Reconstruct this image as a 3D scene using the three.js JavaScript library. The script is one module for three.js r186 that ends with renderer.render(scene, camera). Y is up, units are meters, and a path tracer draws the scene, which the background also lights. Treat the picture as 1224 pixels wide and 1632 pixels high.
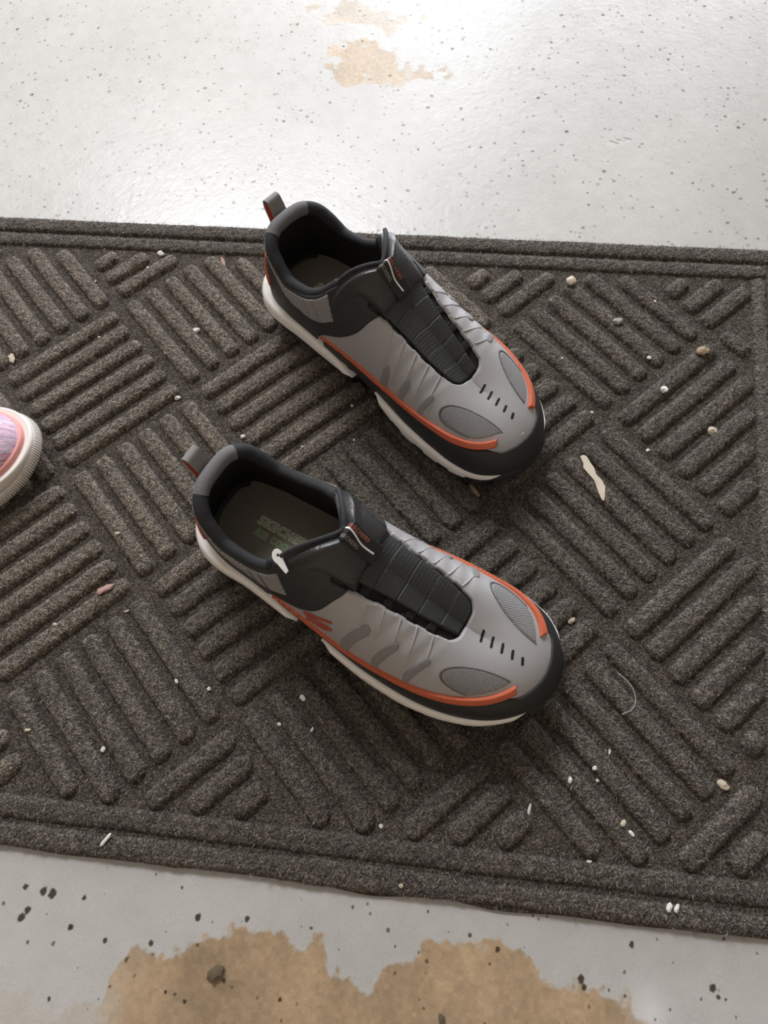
import * as THREE from 'three';
import { mergeGeometries, mergeVertices } from 'three/addons/utils/BufferGeometryUtils.js';
import { RectAreaLightUniformsLib } from 'three/addons/lights/RectAreaLightUniformsLib.js';

// ------------------------------------------------------------------ camera, light, exposure
const scene = new THREE.Scene();
const camera = new THREE.PerspectiveCamera(73.62, 1224 / 1632, 0.02, 40);
camera.position.set(0.02899, 0.55023, 0.23893);
camera.up.set(-0.076655, 0.388141, -0.918407);
camera.lookAt(0.02899 - 0.083442, 0.55023 - 0.920383, 0.23893 - 0.382011);
scene.add(camera);
const renderer = new THREE.WebGLRenderer({ antialias: true });
renderer.toneMapping = THREE.LinearToneMapping;
renderer.toneMappingExposure = 1.02;
renderer.shadowMap.enabled = true;
renderer.shadowMap.type = THREE.PCFSoftShadowMap;
scene.background = new THREE.Color(0.62, 0.72, 0.9);
RectAreaLightUniformsLib.init();
const WIN = { x0: -0.42, x1: 0.16, y0: 1.05, y1: 1.95, z: -3.0 };      // window in the back wall, its mirror image is the gloss on the floor
const GAP = { x0: -0.9, x1: 1.4, y1: 1.0 };                           // unseen low opening below it, added to light the shoes from behind
const ROOF_GAP = { x0: -1.8, x1: -0.3, z0: -2.75, z1: -1.75, y: 2.5 };   // unseen roof opening, added to hold the main light
const addedRoofLight = new THREE.RectAreaLight(new THREE.Color(0.965, 0.99, 1.025), 27, ROOF_GAP.x1 - ROOF_GAP.x0, ROOF_GAP.z1 - ROOF_GAP.z0);
addedRoofLight.position.set((ROOF_GAP.x0 + ROOF_GAP.x1) / 2, ROOF_GAP.y - 0.01, (ROOF_GAP.z0 + ROOF_GAP.z1) / 2); addedRoofLight.lookAt(addedRoofLight.position.x, 0, addedRoofLight.position.z); scene.add(addedRoofLight);
const windowLight = new THREE.RectAreaLight(new THREE.Color(0.93, 0.97, 1.0), 7, WIN.x1 - WIN.x0, WIN.y1 - WIN.y0);
windowLight.position.set((WIN.x0 + WIN.x1) / 2, (WIN.y0 + WIN.y1) / 2, WIN.z + 0.01); windowLight.lookAt(windowLight.position.x, windowLight.position.y, 3); scene.add(windowLight);
const addedGapLight = new THREE.RectAreaLight(new THREE.Color(0.92, 0.97, 1.05), 8.5, GAP.x1 - GAP.x0, GAP.y1 - 0.02);
addedGapLight.position.set((GAP.x0 + GAP.x1) / 2, GAP.y1 / 2, WIN.z + 0.01); addedGapLight.lookAt(addedGapLight.position.x, addedGapLight.position.y, 3); scene.add(addedGapLight);

// ------------------------------------------------------------------ helpers
let seed = 7;
const rnd = () => { seed = (seed + 0x6d2b79f5) | 0; let t = Math.imul(seed ^ (seed >>> 15), 1 | seed); t = (t + Math.imul(t ^ (t >>> 7), 61 | t)) ^ t; return ((t ^ (t >>> 14)) >>> 0) / 4294967296; };
const rr = (a, b) => a + (b - a) * rnd();
const clamp = (v, a = 0, b = 1) => Math.min(b, Math.max(a, v));
const sstep = (a, b, v) => { const t = clamp((v - a) / (b - a), 0, 1); return t * t * (3 - 2 * t); };
const hash = (i, j, k = 0) => { let h = Math.imul(i, 374761393) ^ Math.imul(j, 668265263) ^ Math.imul(k, 2147483647 ^ 0x5bd1e995); h = Math.imul(h ^ (h >>> 13), 1274126177); return ((h ^ (h >>> 16)) >>> 0) / 4294967296; };
function vnoise(x, y, k = 0, per = 0) {
  const i = Math.floor(x), j = Math.floor(y), fx = x - i, fy = y - j, u = fx * fx * (3 - 2 * fx), v = fy * fy * (3 - 2 * fy);
  const m = (a) => (per ? ((a % per) + per) % per : a);
  const a = hash(m(i), m(j), k), b = hash(m(i + 1), m(j), k), c = hash(m(i), m(j + 1), k), d = hash(m(i + 1), m(j + 1), k);
  return a + (b - a) * u + (c - a) * v + (a - b - c + d) * u * v;
}
const fbm = (x, y, k = 0, o = 4) => { let s = 0, a = 0.5, t = 0; for (let q = 0; q < o; q++) { s += a * vnoise(x, y, k + q); t += a; a *= 0.5; x *= 2.03; y *= 2.03; } return s / t; };
function tab(pts) {                                                // monotone cubic through a table
  const n = pts.length, d = [], m = [];
  for (let i = 0; i < n - 1; i++) d.push((pts[i + 1][1] - pts[i][1]) / (pts[i + 1][0] - pts[i][0]));
  for (let i = 0; i < n; i++) m.push(i === 0 ? d[0] : i === n - 1 ? d[n - 2] : d[i - 1] * d[i] <= 0 ? 0 : (2 * d[i - 1] * d[i]) / (d[i - 1] + d[i]));
  return (x) => {
    if (x <= pts[0][0]) return pts[0][1];
    if (x >= pts[n - 1][0]) return pts[n - 1][1];
    let i = 0; while (x > pts[i + 1][0]) i++;
    const h = pts[i + 1][0] - pts[i][0], t = (x - pts[i][0]) / h, t2 = t * t, t3 = t2 * t;
    return pts[i][1] * (2 * t3 - 3 * t2 + 1) + h * m[i] * (t3 - 2 * t2 + t) + pts[i + 1][1] * (3 * t2 - 2 * t3) + h * m[i + 1] * (t3 - t2);
  };
}
const names = new Map();
function numbered(n) { const c = names.get(n) || 0; names.set(n, c + 1); return c ? n + '_' + String(c).padStart(3, '0') : n; }
function shadow(m) { m.castShadow = true; m.receiveShadow = true; return m; }
function thing(name, label, category, pos = [0, 0, 0], turn = 0, group) {
  const o = new THREE.Group(); o.name = numbered(name); o.position.set(...pos); o.rotation.y = turn;
  o.userData = { label, category }; if (group) o.userData.group = group; scene.add(o); return o;
}
function part(name, geo, mat, parent, label) {
  const m = shadow(new THREE.Mesh(geo, mat)); m.name = name; if (label) m.userData.label = label;
  let k = 0; while (parent.children.some((c) => c.name === m.name)) m.name = name + '_' + String(++k).padStart(3, '0');
  parent.add(m); return m;
}
function solo(name, geo, mat, label, category, group) {
  const m = shadow(new THREE.Mesh(geo, mat)); m.name = numbered(name); m.userData = { label, category }; if (group) m.userData.group = group; scene.add(m); return m;
}
function structure(name, geo, mat) { const m = shadow(new THREE.Mesh(geo, mat)); m.name = name; m.userData = { kind: 'structure' }; scene.add(m); return m; }
function dataTex(n, fn, srgb, rep = 1, wrap = THREE.RepeatWrapping) {
  const d = new Uint8Array(n * n * 4);
  for (let j = 0; j < n; j++) for (let i = 0; i < n; i++) { const c = fn(i, j), o = 4 * (j * n + i); d[o] = c[0]; d[o + 1] = c[1]; d[o + 2] = c[2]; d[o + 3] = 255; }
  const t = new THREE.DataTexture(d, n, n, THREE.RGBAFormat); t.wrapS = t.wrapT = wrap; t.magFilter = THREE.LinearFilter; t.minFilter = THREE.LinearMipmapLinearFilter; t.generateMipmaps = true;
  if (srgb) t.colorSpace = THREE.SRGBColorSpace; t.repeat.set(rep, rep); t.needsUpdate = true; return t;
}
const grey = (v) => { v = clamp(v) * 255; return [v, v, v]; };
const V = (x, y, z) => new THREE.Vector3(x, y, z);

// ------------------------------------------------------------------ materials
const weave = dataTex(64, (i, j) => { const a = Math.sin((i / 64) * Math.PI * 16), b = Math.sin((j / 64) * Math.PI * 16); return grey(0.5 + 0.3 * a * b + 0.15 * (hash(i, j, 3) - 0.5)); }, false, 50);   // 8 x 8 threads to 20 mm
const holes = dataTex(64, (i, j) => { const jj = Math.floor(j / 8), x = ((i + (jj % 2) * 4) % 8) - 3.5, y = (j % 8) - 3.5; return grey(0.12 + 0.88 * sstep(1.3, 3.0, Math.hypot(x, y))); }, false, 70);
const holesColour = dataTex(64, (i, j) => { const jj = Math.floor(j / 8), x = ((i + (jj % 2) * 4) % 8) - 3.5, y = (j % 8) - 3.5; const v = 0.6 + 0.4 * sstep(1.3, 3.0, Math.hypot(x, y)); return [v * 255, v * 255, v * 255]; }, true, 70);
const leatherGrain = dataTex(128, (i, j) => grey(0.5 + 0.5 * (vnoise(i / 4, j / 4, 5, 32) - 0.5) + 0.3 * (vnoise(i / 8, j / 8, 6, 16) - 0.5)), false, 28);
const ribKnit = dataTex(64, (i, j) => grey(0.5 + 0.45 * Math.sin((i / 64) * Math.PI * 16) * (0.8 + 0.2 * hash(i, j, 1))), false, 1);
const std = (r, g, b, rough, extra = {}) => { const m = new THREE.MeshStandardMaterial({ color: new THREE.Color().setRGB(r, g, b), roughness: rough, side: THREE.DoubleSide, ...extra }); return m; };
const M = {
  vamp: new THREE.MeshPhysicalMaterial({ color: new THREE.Color().setRGB(0.39, 0.378, 0.382), roughness: 0.4, bumpMap: weave, bumpScale: 0.00015, side: THREE.DoubleSide, sheen: 1, sheenRoughness: 0.35, sheenColor: new THREE.Color().setRGB(0.42, 0.43, 0.46) }),
  mesh: std(0.3, 0.29, 0.29, 0.6, { map: holesColour, bumpMap: holes, bumpScale: 0.0005 }),
  lightMesh: std(0.36, 0.345, 0.345, 0.7, { map: holesColour, bumpMap: holes, bumpScale: 0.0005 }),
  loop: std(0.24, 0.23, 0.23, 0.7, { bumpMap: weave, bumpScale: 0.0003 }),
  seam: std(0.1, 0.095, 0.095, 0.8),
  black: std(0.021, 0.021, 0.021, 0.55, { bumpMap: leatherGrain, bumpScale: 0.0004 }),
  leather: std(0.026, 0.026, 0.026, 0.36, { bumpMap: leatherGrain, bumpScale: 0.0003 }),
  lining: std(0.012, 0.012, 0.012, 0.95, { bumpMap: weave, bumpScale: 0.0003 }),
  gore: std(0.03, 0.031, 0.03, 0.6, { bumpMap: weave, bumpScale: 0.0004 }),
  rubber: std(0.018, 0.018, 0.018, 0.6),
  white: std(0.92, 0.885, 0.85, 0.45),
  orange: std(0.58, 0.125, 0.055, 0.7, { bumpMap: weave, bumpScale: 0.0004 }),
  logo: std(0.42, 0.07, 0.035, 0.7),
  collar: std(0.02, 0.02, 0.023, 0.8, { bumpMap: ribKnit, bumpScale: 0.00025 }),
  pleat: std(0.4, 0.39, 0.395, 0.55),
  rim: std(0.17, 0.165, 0.165, 0.9, { bumpMap: ribKnit, bumpScale: 0.0003 }),
  slit: std(0.008, 0.008, 0.008, 0.9),
  tabGrey: std(0.22, 0.21, 0.2, 0.7, { bumpMap: weave, bumpScale: 0.0004 }),
  tabRed: std(0.42, 0.06, 0.04, 0.7),
  tag: std(0.8, 0.78, 0.74, 0.5),
};

// ------------------------------------------------------------------ the garage: floor, walls, ceiling
const FT = 1.3, FX0 = -0.72, FZ0 = -0.78;                            // the floor texture's square
const stain = [[-0.30, 0.396], [-0.249, 0.388], [-0.207, 0.394], [-0.176, 0.389], [-0.171, 0.366], [-0.144, 0.356], [-0.106, 0.344], [-0.095, 0.335], [-0.064, 0.33], [-0.049, 0.341], [-0.032, 0.336], [-0.021, 0.353], [-0.001, 0.354], [0.025, 0.34], [0.05, 0.33], [0.08, 0.323], [0.114, 0.334], [0.123, 0.342], [0.156, 0.342], [0.176, 0.349], [0.19, 0.362], [0.215, 0.372], [0.3, 0.36]];
const stainLine = tab(stain);
{
  const N = 2048, canvasRGB = new Float32Array(N * N * 3);
  const px = N / FT;
  for (let j = 0; j < N; j++) for (let i = 0; i < N; i++) {
    const x = FX0 + (i + 0.5) / px, z = FZ0 + (j + 0.5) / px, o = 3 * (j * N + i);
    const big = fbm(x * 5, z * 5, 11, 3) - 0.5, fine = hash(i, j, 9) - 0.5, mid = vnoise(x * 90, z * 90, 17) - 0.5;
    const L = 1 + 0.1 * big + 0.045 * fine + 0.03 * mid;
    let r = 187 * L, g = 184 * L, b = 180 * L;
    const wob = (fbm(x * 45, z * 45, 21, 4) - 0.5) * 0.028 + (fbm(x * 220, z * 220, 23, 3) - 0.5) * 0.012;
    let t = z > 0.29 && x > -0.45 && x < 0.45 ? sstep(-0.0025, 0.0025, z + wob - stainLine(x)) : 0;           // coating worn through to tan concrete
    t *= 1 - 0.55 * sstep(0.19, 0.215, x) * (0.6 + 0.8 * fbm(x * 30, z * 30, 29, 3));
    t *= 1 - 0.85 * sstep(-0.13, -0.22, x + (fbm(x * 35, z * 35, 43, 3) - 0.5) * 0.08);
    const d1 = Math.hypot((x + 0.08) / 0.062, (z + 0.565) / 0.045) + (fbm(x * 40, z * 40, 31, 4) - 0.5) * 2.2;
    t = Math.max(t, 0.8 * (1 - sstep(0.75, 1.05, d1)));
    const d2 = Math.hypot((x + 0.13) / 0.07, (z + 0.665) / 0.03) + (fbm(x * 50, z * 50, 37, 4) - 0.5) * 2.6;
    t = Math.max(t, 0.5 * (1 - sstep(0.6, 1.0, d2)));
    const tl = 1 + 0.34 * (fbm(x * 28, z * 28, 41, 4) - 0.5) + 0.12 * (vnoise(x * 300, z * 300, 47) - 0.5) + 0.1 * fine;
    const pale = Math.exp(-(((x - 0.19) / 0.012) ** 2 + ((z - 0.352) / 0.014) ** 2));
    r += (172 * tl - r) * t; g += (147 * tl - g) * t; b += (118 * tl - b) * t;
    r += (225 - r) * 0.6 * pale; g += (222 - g) * 0.6 * pale; b += (220 - b) * 0.6 * pale;
    canvasRGB[o] = r; canvasRGB[o + 1] = g; canvasRGB[o + 2] = b;
  }
  const speck = (x, z, rx, rz, ang, dark, col) => {                   // a fleck scattered in the coating
    const c = Math.cos(ang), s = Math.sin(ang), R = Math.max(rx, rz) * 1.6;
    for (let j = Math.floor((z - R - FZ0) * px); j <= (z + R - FZ0) * px; j++) for (let i = Math.floor((x - R - FX0) * px); i <= (x + R - FX0) * px; i++) {
      if (i < 0 || j < 0 || i >= N || j >= N) continue;
      const dx = FX0 + (i + 0.5) / px - x, dz = FZ0 + (j + 0.5) / px - z;
      const q = Math.hypot((dx * c + dz * s) / rx, (-dx * s + dz * c) / rz) + 0.5 * (vnoise(i / 1.7, j / 1.7, 51) - 0.5), a = dark * (1 - sstep(0.75, 1.15, q)), o = 3 * (j * N + i);
      for (let k = 0; k < 3; k++) canvasRGB[o + k] += (col[k] - canvasRGB[o + k]) * a;
    }
  };
  for (let k = 0; k < 2100; k++) { const s = rr(0.0007, 0.002); speck(rr(FX0, FX0 + FT), rr(FZ0, -0.25), s * rr(0.7, 1.2), s, rr(-0.8, 0.8), rr(0.15, 0.6), [88, 86, 82]); }
  for (let k = 0; k < 230; k++) { const s = rr(0.0012, 0.0025); speck(rr(FX0, FX0 + FT), rr(FZ0, -0.25), s * rr(0.7, 1.1), s, rr(-0.8, 0.8), rr(0.4, 0.8), [70, 68, 64]); }
  for (let k = 0; k < 240; k++) { const s = rr(0.0005, 0.0016); speck(rr(-0.45, 0.5), rr(0.26, 0.45), s * rr(0.6, 1.1), s, rr(-0.4, 0.4), rr(0.35, 0.9), [58, 46, 36]); }
  for (const [x, z, s] of [[-0.236, 0.327, 0.003], [-0.229, 0.328, 0.0034], [-0.25, 0.326, 0.0022], [-0.244, 0.34, 0.0026], [-0.247, 0.345, 0.003], [-0.21, 0.347, 0.002], [-0.183, 0.352, 0.0018], [-0.205, 0.328, 0.0018], [-0.12, 0.331, 0.0025], [-0.085, 0.328, 0.002], [-0.15, 0.35, 0.002], [0.146, 0.338, 0.0028], [0.148, 0.342, 0.002], [0.232, 0.333, 0.0026], [0.09, 0.327, 0.002], [0.18, 0.314, 0.002]]) speck(x, z, s * 0.8, s, 0.3, 0.85, [52, 42, 34]);
  for (const [x, z] of [[0.192, -0.452], [0.2, -0.455], [0.185, -0.449]]) { speck(x, z, 0.006, 0.004, 0.2, 0.55, [205, 203, 200]); speck(x + 0.002, z - 0.004, 0.005, 0.0012, 0.3, 0.6, [110, 108, 104]); }
  const floorTex = dataTex(N, (i, j) => { const o = 3 * (j * N + i); return [clamp(canvasRGB[o], 0, 255), clamp(canvasRGB[o + 1], 0, 255), clamp(canvasRGB[o + 2], 0, 255)]; }, true, 1, THREE.MirroredRepeatWrapping);
  const floorBump = dataTex(512, (i, j) => grey(0.5 + 0.7 * (vnoise(i / 8, j / 8, 61, 64) - 0.5) + 0.5 * (vnoise(i / 3.2, j / 3.2, 62, 160) - 0.5)), false, 1);
  floorBump.repeat.set(FT / 0.35, FT / 0.35);
  const floorRough = dataTex(512, (i, j) => grey(0.62 + 0.12 * (vnoise(i / 16, j / 16, 63, 32) - 0.5) + 0.25 * (hash(i, j, 64) - 0.5)), false, 1);
  floorRough.repeat.set(FT / 0.5, FT / 0.5);
  const g = new THREE.BoxGeometry(6.4, 0.12, 6.4); g.translate(0.1, -0.06, 0);
  const p = g.attributes.position, uv = g.attributes.uv;
  for (let i = 0; i < p.count; i++) uv.setXY(i, (p.getX(i) - FX0) / FT, (p.getZ(i) - FZ0) / FT);
  structure('floor', g, new THREE.MeshPhysicalMaterial({ map: floorTex, roughness: 0.5, roughnessMap: floorRough, bumpMap: floorBump, bumpScale: 0.00015, specularIntensity: 0.9 }));
  const wallM = std(0.34, 0.31, 0.27, 0.9), ceilM = std(0.5, 0.47, 0.43, 0.95), frontM = std(0.55, 0.46, 0.36, 0.9);
  const box = (w, h, d, x, y, z) => { const q = new THREE.BoxGeometry(w, h, d); q.translate(x, y, z); return q; };
  structure('wall_left', box(0.12, 2.5, 6.16, -3.04, 1.25, 0), wallM);
  structure('wall_right', box(0.12, 2.5, 6.16, 3.24, 1.25, 0), wallM);
  structure('wall_front', box(6.16, 2.5, 0.12, 0.1, 1.25, 1.72), frontM);
  const zb = WIN.z - 0.06;
  const wall = (x0, x1, y0, y1) => box(x1 - x0, y1 - y0, 0.12, (x0 + x1) / 2, (y0 + y1) / 2, zb);
  structure('wall_back', mergeGeometries([wall(-2.98, GAP.x0, 0, GAP.y1), wall(GAP.x1, 3.18, 0, GAP.y1), wall(-2.98, WIN.x0, GAP.y1, 2.5), wall(WIN.x1, 3.18, GAP.y1, 2.5), wall(WIN.x0, WIN.x1, GAP.y1, WIN.y0), wall(WIN.x0, WIN.x1, WIN.y1, 2.5)]), wallM);
  const yc = ROOF_GAP.y + 0.06, sx = (ROOF_GAP.x0 + ROOF_GAP.x1) / 2, sw = ROOF_GAP.x1 - ROOF_GAP.x0;
  structure('ceiling', mergeGeometries([box(ROOF_GAP.x0 + 3.1, 0.12, 6.4, (ROOF_GAP.x0 - 3.1) / 2, yc, 0), box(3.3 - ROOF_GAP.x1, 0.12, 6.4, (ROOF_GAP.x1 + 3.3) / 2, yc, 0), box(sw, 0.12, ROOF_GAP.z0 + 3.2, sx, yc, (ROOF_GAP.z0 - 3.2) / 2), box(sw, 0.12, 3.2 - ROOF_GAP.z1, sx, yc, (ROOF_GAP.z1 + 3.2) / 2)]), ceilM);
}

// ------------------------------------------------------------------ the ribbed mat
const B = 0.137, PITCH = B / 6, RW = 0.0168, RH = 0.0058, BASE = 0.0034;
const lat2w = (u, v) => [((u + v) / Math.SQRT2 - 3.0) * B, ((v - u) / Math.SQRT2 - 0.7) * B];
const w2lat = (x, z) => { const r = x / B + 3.0, s = z / B + 0.7; return [(r - s) / Math.SQRT2, (r + s) / Math.SQRT2]; };
const ZT = -0.2575, ZB = 0.2625, XL = -0.56, xr = (z) => 0.2905 - 0.07 * z;
const MX1 = (z) => xr(z) + 0.041;
const matSpeck = dataTex(512, (i, j) => {
  const a = hash(i, j, 71), b = vnoise(i / 2, j / 2, 72, 256), c = vnoise(i / 7, j / 7, 73, 73) ; let v = 34 + 66 * b + 44 * (a - 0.5) + 20 * (c - 0.5);
  if (hash(i, j, 74) > 0.975) v += 75;
  return [clamp(v * 1.08, 0, 255), clamp(v * 1.0, 0, 255), clamp(v * 0.92, 0, 255)];
}, true, 1);
const matBump = dataTex(512, (i, j) => grey(0.15 + 0.5 * vnoise(i / 2, j / 2, 72, 256) + 0.35 * hash(i, j, 75)), false, 1);
for (const t of [matSpeck, matBump]) t.repeat.set(1 / 0.22, 1 / 0.22);
const matM = new THREE.MeshStandardMaterial({ color: new THREE.Color().setRGB(1.3, 1.265, 1.23), map: matSpeck, roughness: 0.95, bumpMap: matBump, bumpScale: 0.0022 });
function ribGeometry(L, W, H, variant, square = 0) {
  const nu = Math.max(8, Math.round(L / 0.002)), nv = 14, pos = [], uv = [], idx = [], hw = W / 2, end = L / 2 - hw * (1 - square);
  const ou = rr(0, 1), ov = rr(0, 1);
  for (let i = 0; i <= nu; i++) for (let j = 0; j <= nv; j++) {
    const u = -L / 2 + (L * i) / nu, e = Math.max(0, (Math.abs(u) - end) / (hw * (1 - square) + 1e-9)), v = -1 + (2 * j) / nv;
    let half = hw * Math.sqrt(Math.max(0, 1 - Math.min(1, e) ** 2.4)), k = Math.pow(Math.max(0, 1 - Math.abs(v) ** 3.2), 0.55) * (square ? 1 : Math.pow(Math.max(0, 1 - Math.min(1, e) ** 3), 0.5));
    half *= 1 + 0.07 * (vnoise(u * 160, variant * 9.1, 81) - 0.5) + (variant > 90000 ? 0.7 * (fbm(u * 16, 3.3, 85, 3) - 0.55) : 0);
    const w = half * v, n = (vnoise(u * 420, w * 420 + variant * 31, 82) - 0.5) * 0.0013 + (vnoise(u * 900, w * 900 + variant * 17, 83) - 0.5) * 0.0007;
    pos.push(u, k * (H * (1 + 0.16 * (vnoise(u * 60, variant * 7.7, 84) - 0.5)) + n) - (k < 0.02 ? 0.0006 : 0), w + n * 0.5 * v); uv.push(u + ou, w + ov);
  }
  for (let i = 0; i < nu; i++) for (let j = 0; j < nv; j++) { const a = i * (nv + 1) + j, b = a + nv + 1; idx.push(a, a + 1, b, b, a + 1, b + 1); }
  const g = new THREE.BufferGeometry(); g.setAttribute('position', new THREE.Float32BufferAttribute(pos, 3)); g.setAttribute('uv', new THREE.Float32BufferAttribute(uv, 2)); g.setIndex(idx); g.computeVertexNormals(); return g;
}
function clipSeg(p, q) {                                            // the part of a rib inside the border
  let t0 = 0, t1 = 1; const d = [q[0] - p[0], q[1] - p[1]];
  for (const [a, b, c] of [[0, -1, -ZT], [0, 1, ZB], [-1, 0, -XL], [1, 0.07, 0.2905]]) {
    const f0 = c - (a * p[0] + b * p[1]), fd = -(a * d[0] + b * d[1]);
    if (Math.abs(fd) < 1e-9) { if (f0 < 0) return null; continue; }
    const t = -f0 / fd; if (fd > 0) t0 = Math.max(t0, t); else t1 = Math.min(t1, t);
  }
  return t1 > t0 ? [t0, t1] : null;
}
const mat = thing('doormat', 'large dark brown ribbed entrance mat with diagonal parquet pattern lying on the speckled floor', 'doormat');
const ribs = [], paleM = matM.clone(); paleM.color.setRGB(2.0, 1.92, 1.82); const midPaleM = matM.clone(); midPaleM.color.setRGB(1.45, 1.42, 1.37);
const ribTone = (p, q) => { const v = -(p[0] + q[0]) * 0.9 - (p[1] + q[1]) * 0.6 + (hash(Math.round(p[0] * 1e4), Math.round(q[1] * 1e4)) - 0.5) * 0.05; return v > 0.2 ? paleM : v > -0.06 ? midPaleM : matM; };   // ribs turn paler in steps towards the far left
{
  // backing slab with the carpet surface between the ribs
  const nx = 300, nz = 200, pos = [], uv = [], idx = [];
  for (let j = 0; j <= nz; j++) for (let i = 0; i <= nx; i++) {
    const z = -0.303 + (0.605 * j) / nz, x1 = MX1(z), x = -0.602 + ((x1 + 0.602) * i) / nx;
    const edge = Math.min(i, nx - i, j, nz - j) === 0;
    const wav = j === 0 || j === nz ? (vnoise(x * 22, j, 91) - 0.5) * 0.004 : 0;
    pos.push(x, edge ? 0.0022 : BASE + (vnoise(x * 330, z * 330, 92) - 0.5) * 0.001, z + wav); uv.push(x, z);
  }
  for (let j = 0; j < nz; j++) for (let i = 0; i < nx; i++) { const a = j * (nx + 1) + i, b = a + nx + 1; idx.push(a, b, a + 1, b, b + 1, a + 1); }
  const n0 = pos.length / 3, rim = [];
  for (let i = 0; i <= nx; i++) rim.push(i); for (let j = 1; j <= nz; j++) rim.push(j * (nx + 1) + nx);
  for (let i = nx - 1; i >= 0; i--) rim.push(nz * (nx + 1) + i); for (let j = nz - 1; j >= 1; j--) rim.push(j * (nx + 1));
  rim.forEach((a) => { pos.push(pos[3 * a], 0.0002, pos[3 * a + 2]); uv.push(uv[2 * a], uv[2 * a + 1] + 0.002); });
  rim.forEach((a, k) => { const b = rim[(k + 1) % rim.length], c = n0 + k, d = n0 + ((k + 1) % rim.length); idx.push(a, b, c, b, d, c); });
  const g = new THREE.BufferGeometry(); g.setAttribute('position', new THREE.Float32BufferAttribute(pos, 3)); g.setAttribute('uv', new THREE.Float32BufferAttribute(uv, 2)); g.setIndex(idx); g.computeVertexNormals();
  const m2 = matM.clone(); m2.side = THREE.DoubleSide; m2.color.setRGB(1.05, 0.99, 0.92);
  part('backing', g, m2, mat);
  const cache = new Map();
  for (let ci = -7; ci < 9; ci++) for (let cj = -6; cj < 12; cj++) for (let k = 0; k < 6; k++) {
    const slash = (((ci + cj) % 2) + 2) % 2 === 0, m = (k + 0.5) / 6, e0 = 0.045, e1 = 0.955;
    const p = slash ? lat2w(ci + e0, cj + m) : lat2w(ci + m, cj + e0), q = slash ? lat2w(ci + e1, cj + m) : lat2w(ci + m, cj + e1);
    const c = clipSeg(p, q); if (!c) continue;
    const L0 = Math.hypot(q[0] - p[0], q[1] - p[1]), L = Math.round((L0 * (c[1] - c[0])) / 0.004) * 0.004; if (L < 0.02) continue;
    const t = (c[0] + c[1]) / 2, key = L.toFixed(3) + '_' + (c[0] > 0 || c[1] < 1 ? 0 : Math.floor(hash(ci, cj, k) * 4));
    if (!cache.has(key)) cache.set(key, ribGeometry(L, RW, RH, cache.size));
    const r = part('rib', cache.get(key), ribTone(p, q), mat); r.position.set(p[0] + (q[0] - p[0]) * t, BASE - 0.0003, p[1] + (q[1] - p[1]) * t);
    r.rotation.y = -Math.atan2(q[1] - p[1], q[0] - p[0]) + (hash(ci, cj, k + 40) > 0.5 ? Math.PI : 0);
    ribs.push([p, q, c]);
  }
  // two raised welts along every edge
  const welt = (x0, z0, x1, z1, w, h, worn = false) => { const L = Math.hypot(x1 - x0, z1 - z0), gg = ribGeometry(L, w, h, worn ? 90001 : 20 + w * 1000, 0.999); const r = part('border_welt', gg, matM, mat); r.position.set((x0 + x1) / 2, BASE - 0.0005, (z0 + z1) / 2); r.rotation.y = -Math.atan2(z1 - z0, x1 - x0); };
  welt(-0.598, -0.2925, MX1(-0.2925) - 0.003, -0.2925, 0.0185, 0.0046); welt(-0.58, -0.2725, xr(-0.27) + 0.018, -0.2725, 0.0165, 0.0044);
  welt(-0.598, 0.2925, MX1(0.29) - 0.003, 0.2935, 0.016, 0.0042, true); welt(-0.58, 0.274, xr(0.274) + 0.018, 0.274, 0.0165, 0.004);
  welt(xr(-0.28) + 0.010, -0.264, xr(0.266) + 0.010, 0.266, 0.014, 0.0042); welt(xr(-0.28) + 0.031, -0.283, xr(0.28) + 0.031, 0.285, 0.0185, 0.0044);
  welt(-0.572, -0.264, -0.572, 0.266, 0.0165, 0.0044); welt(-0.5925, -0.283, -0.5925, 0.284, 0.0165, 0.0044);
}
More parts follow.
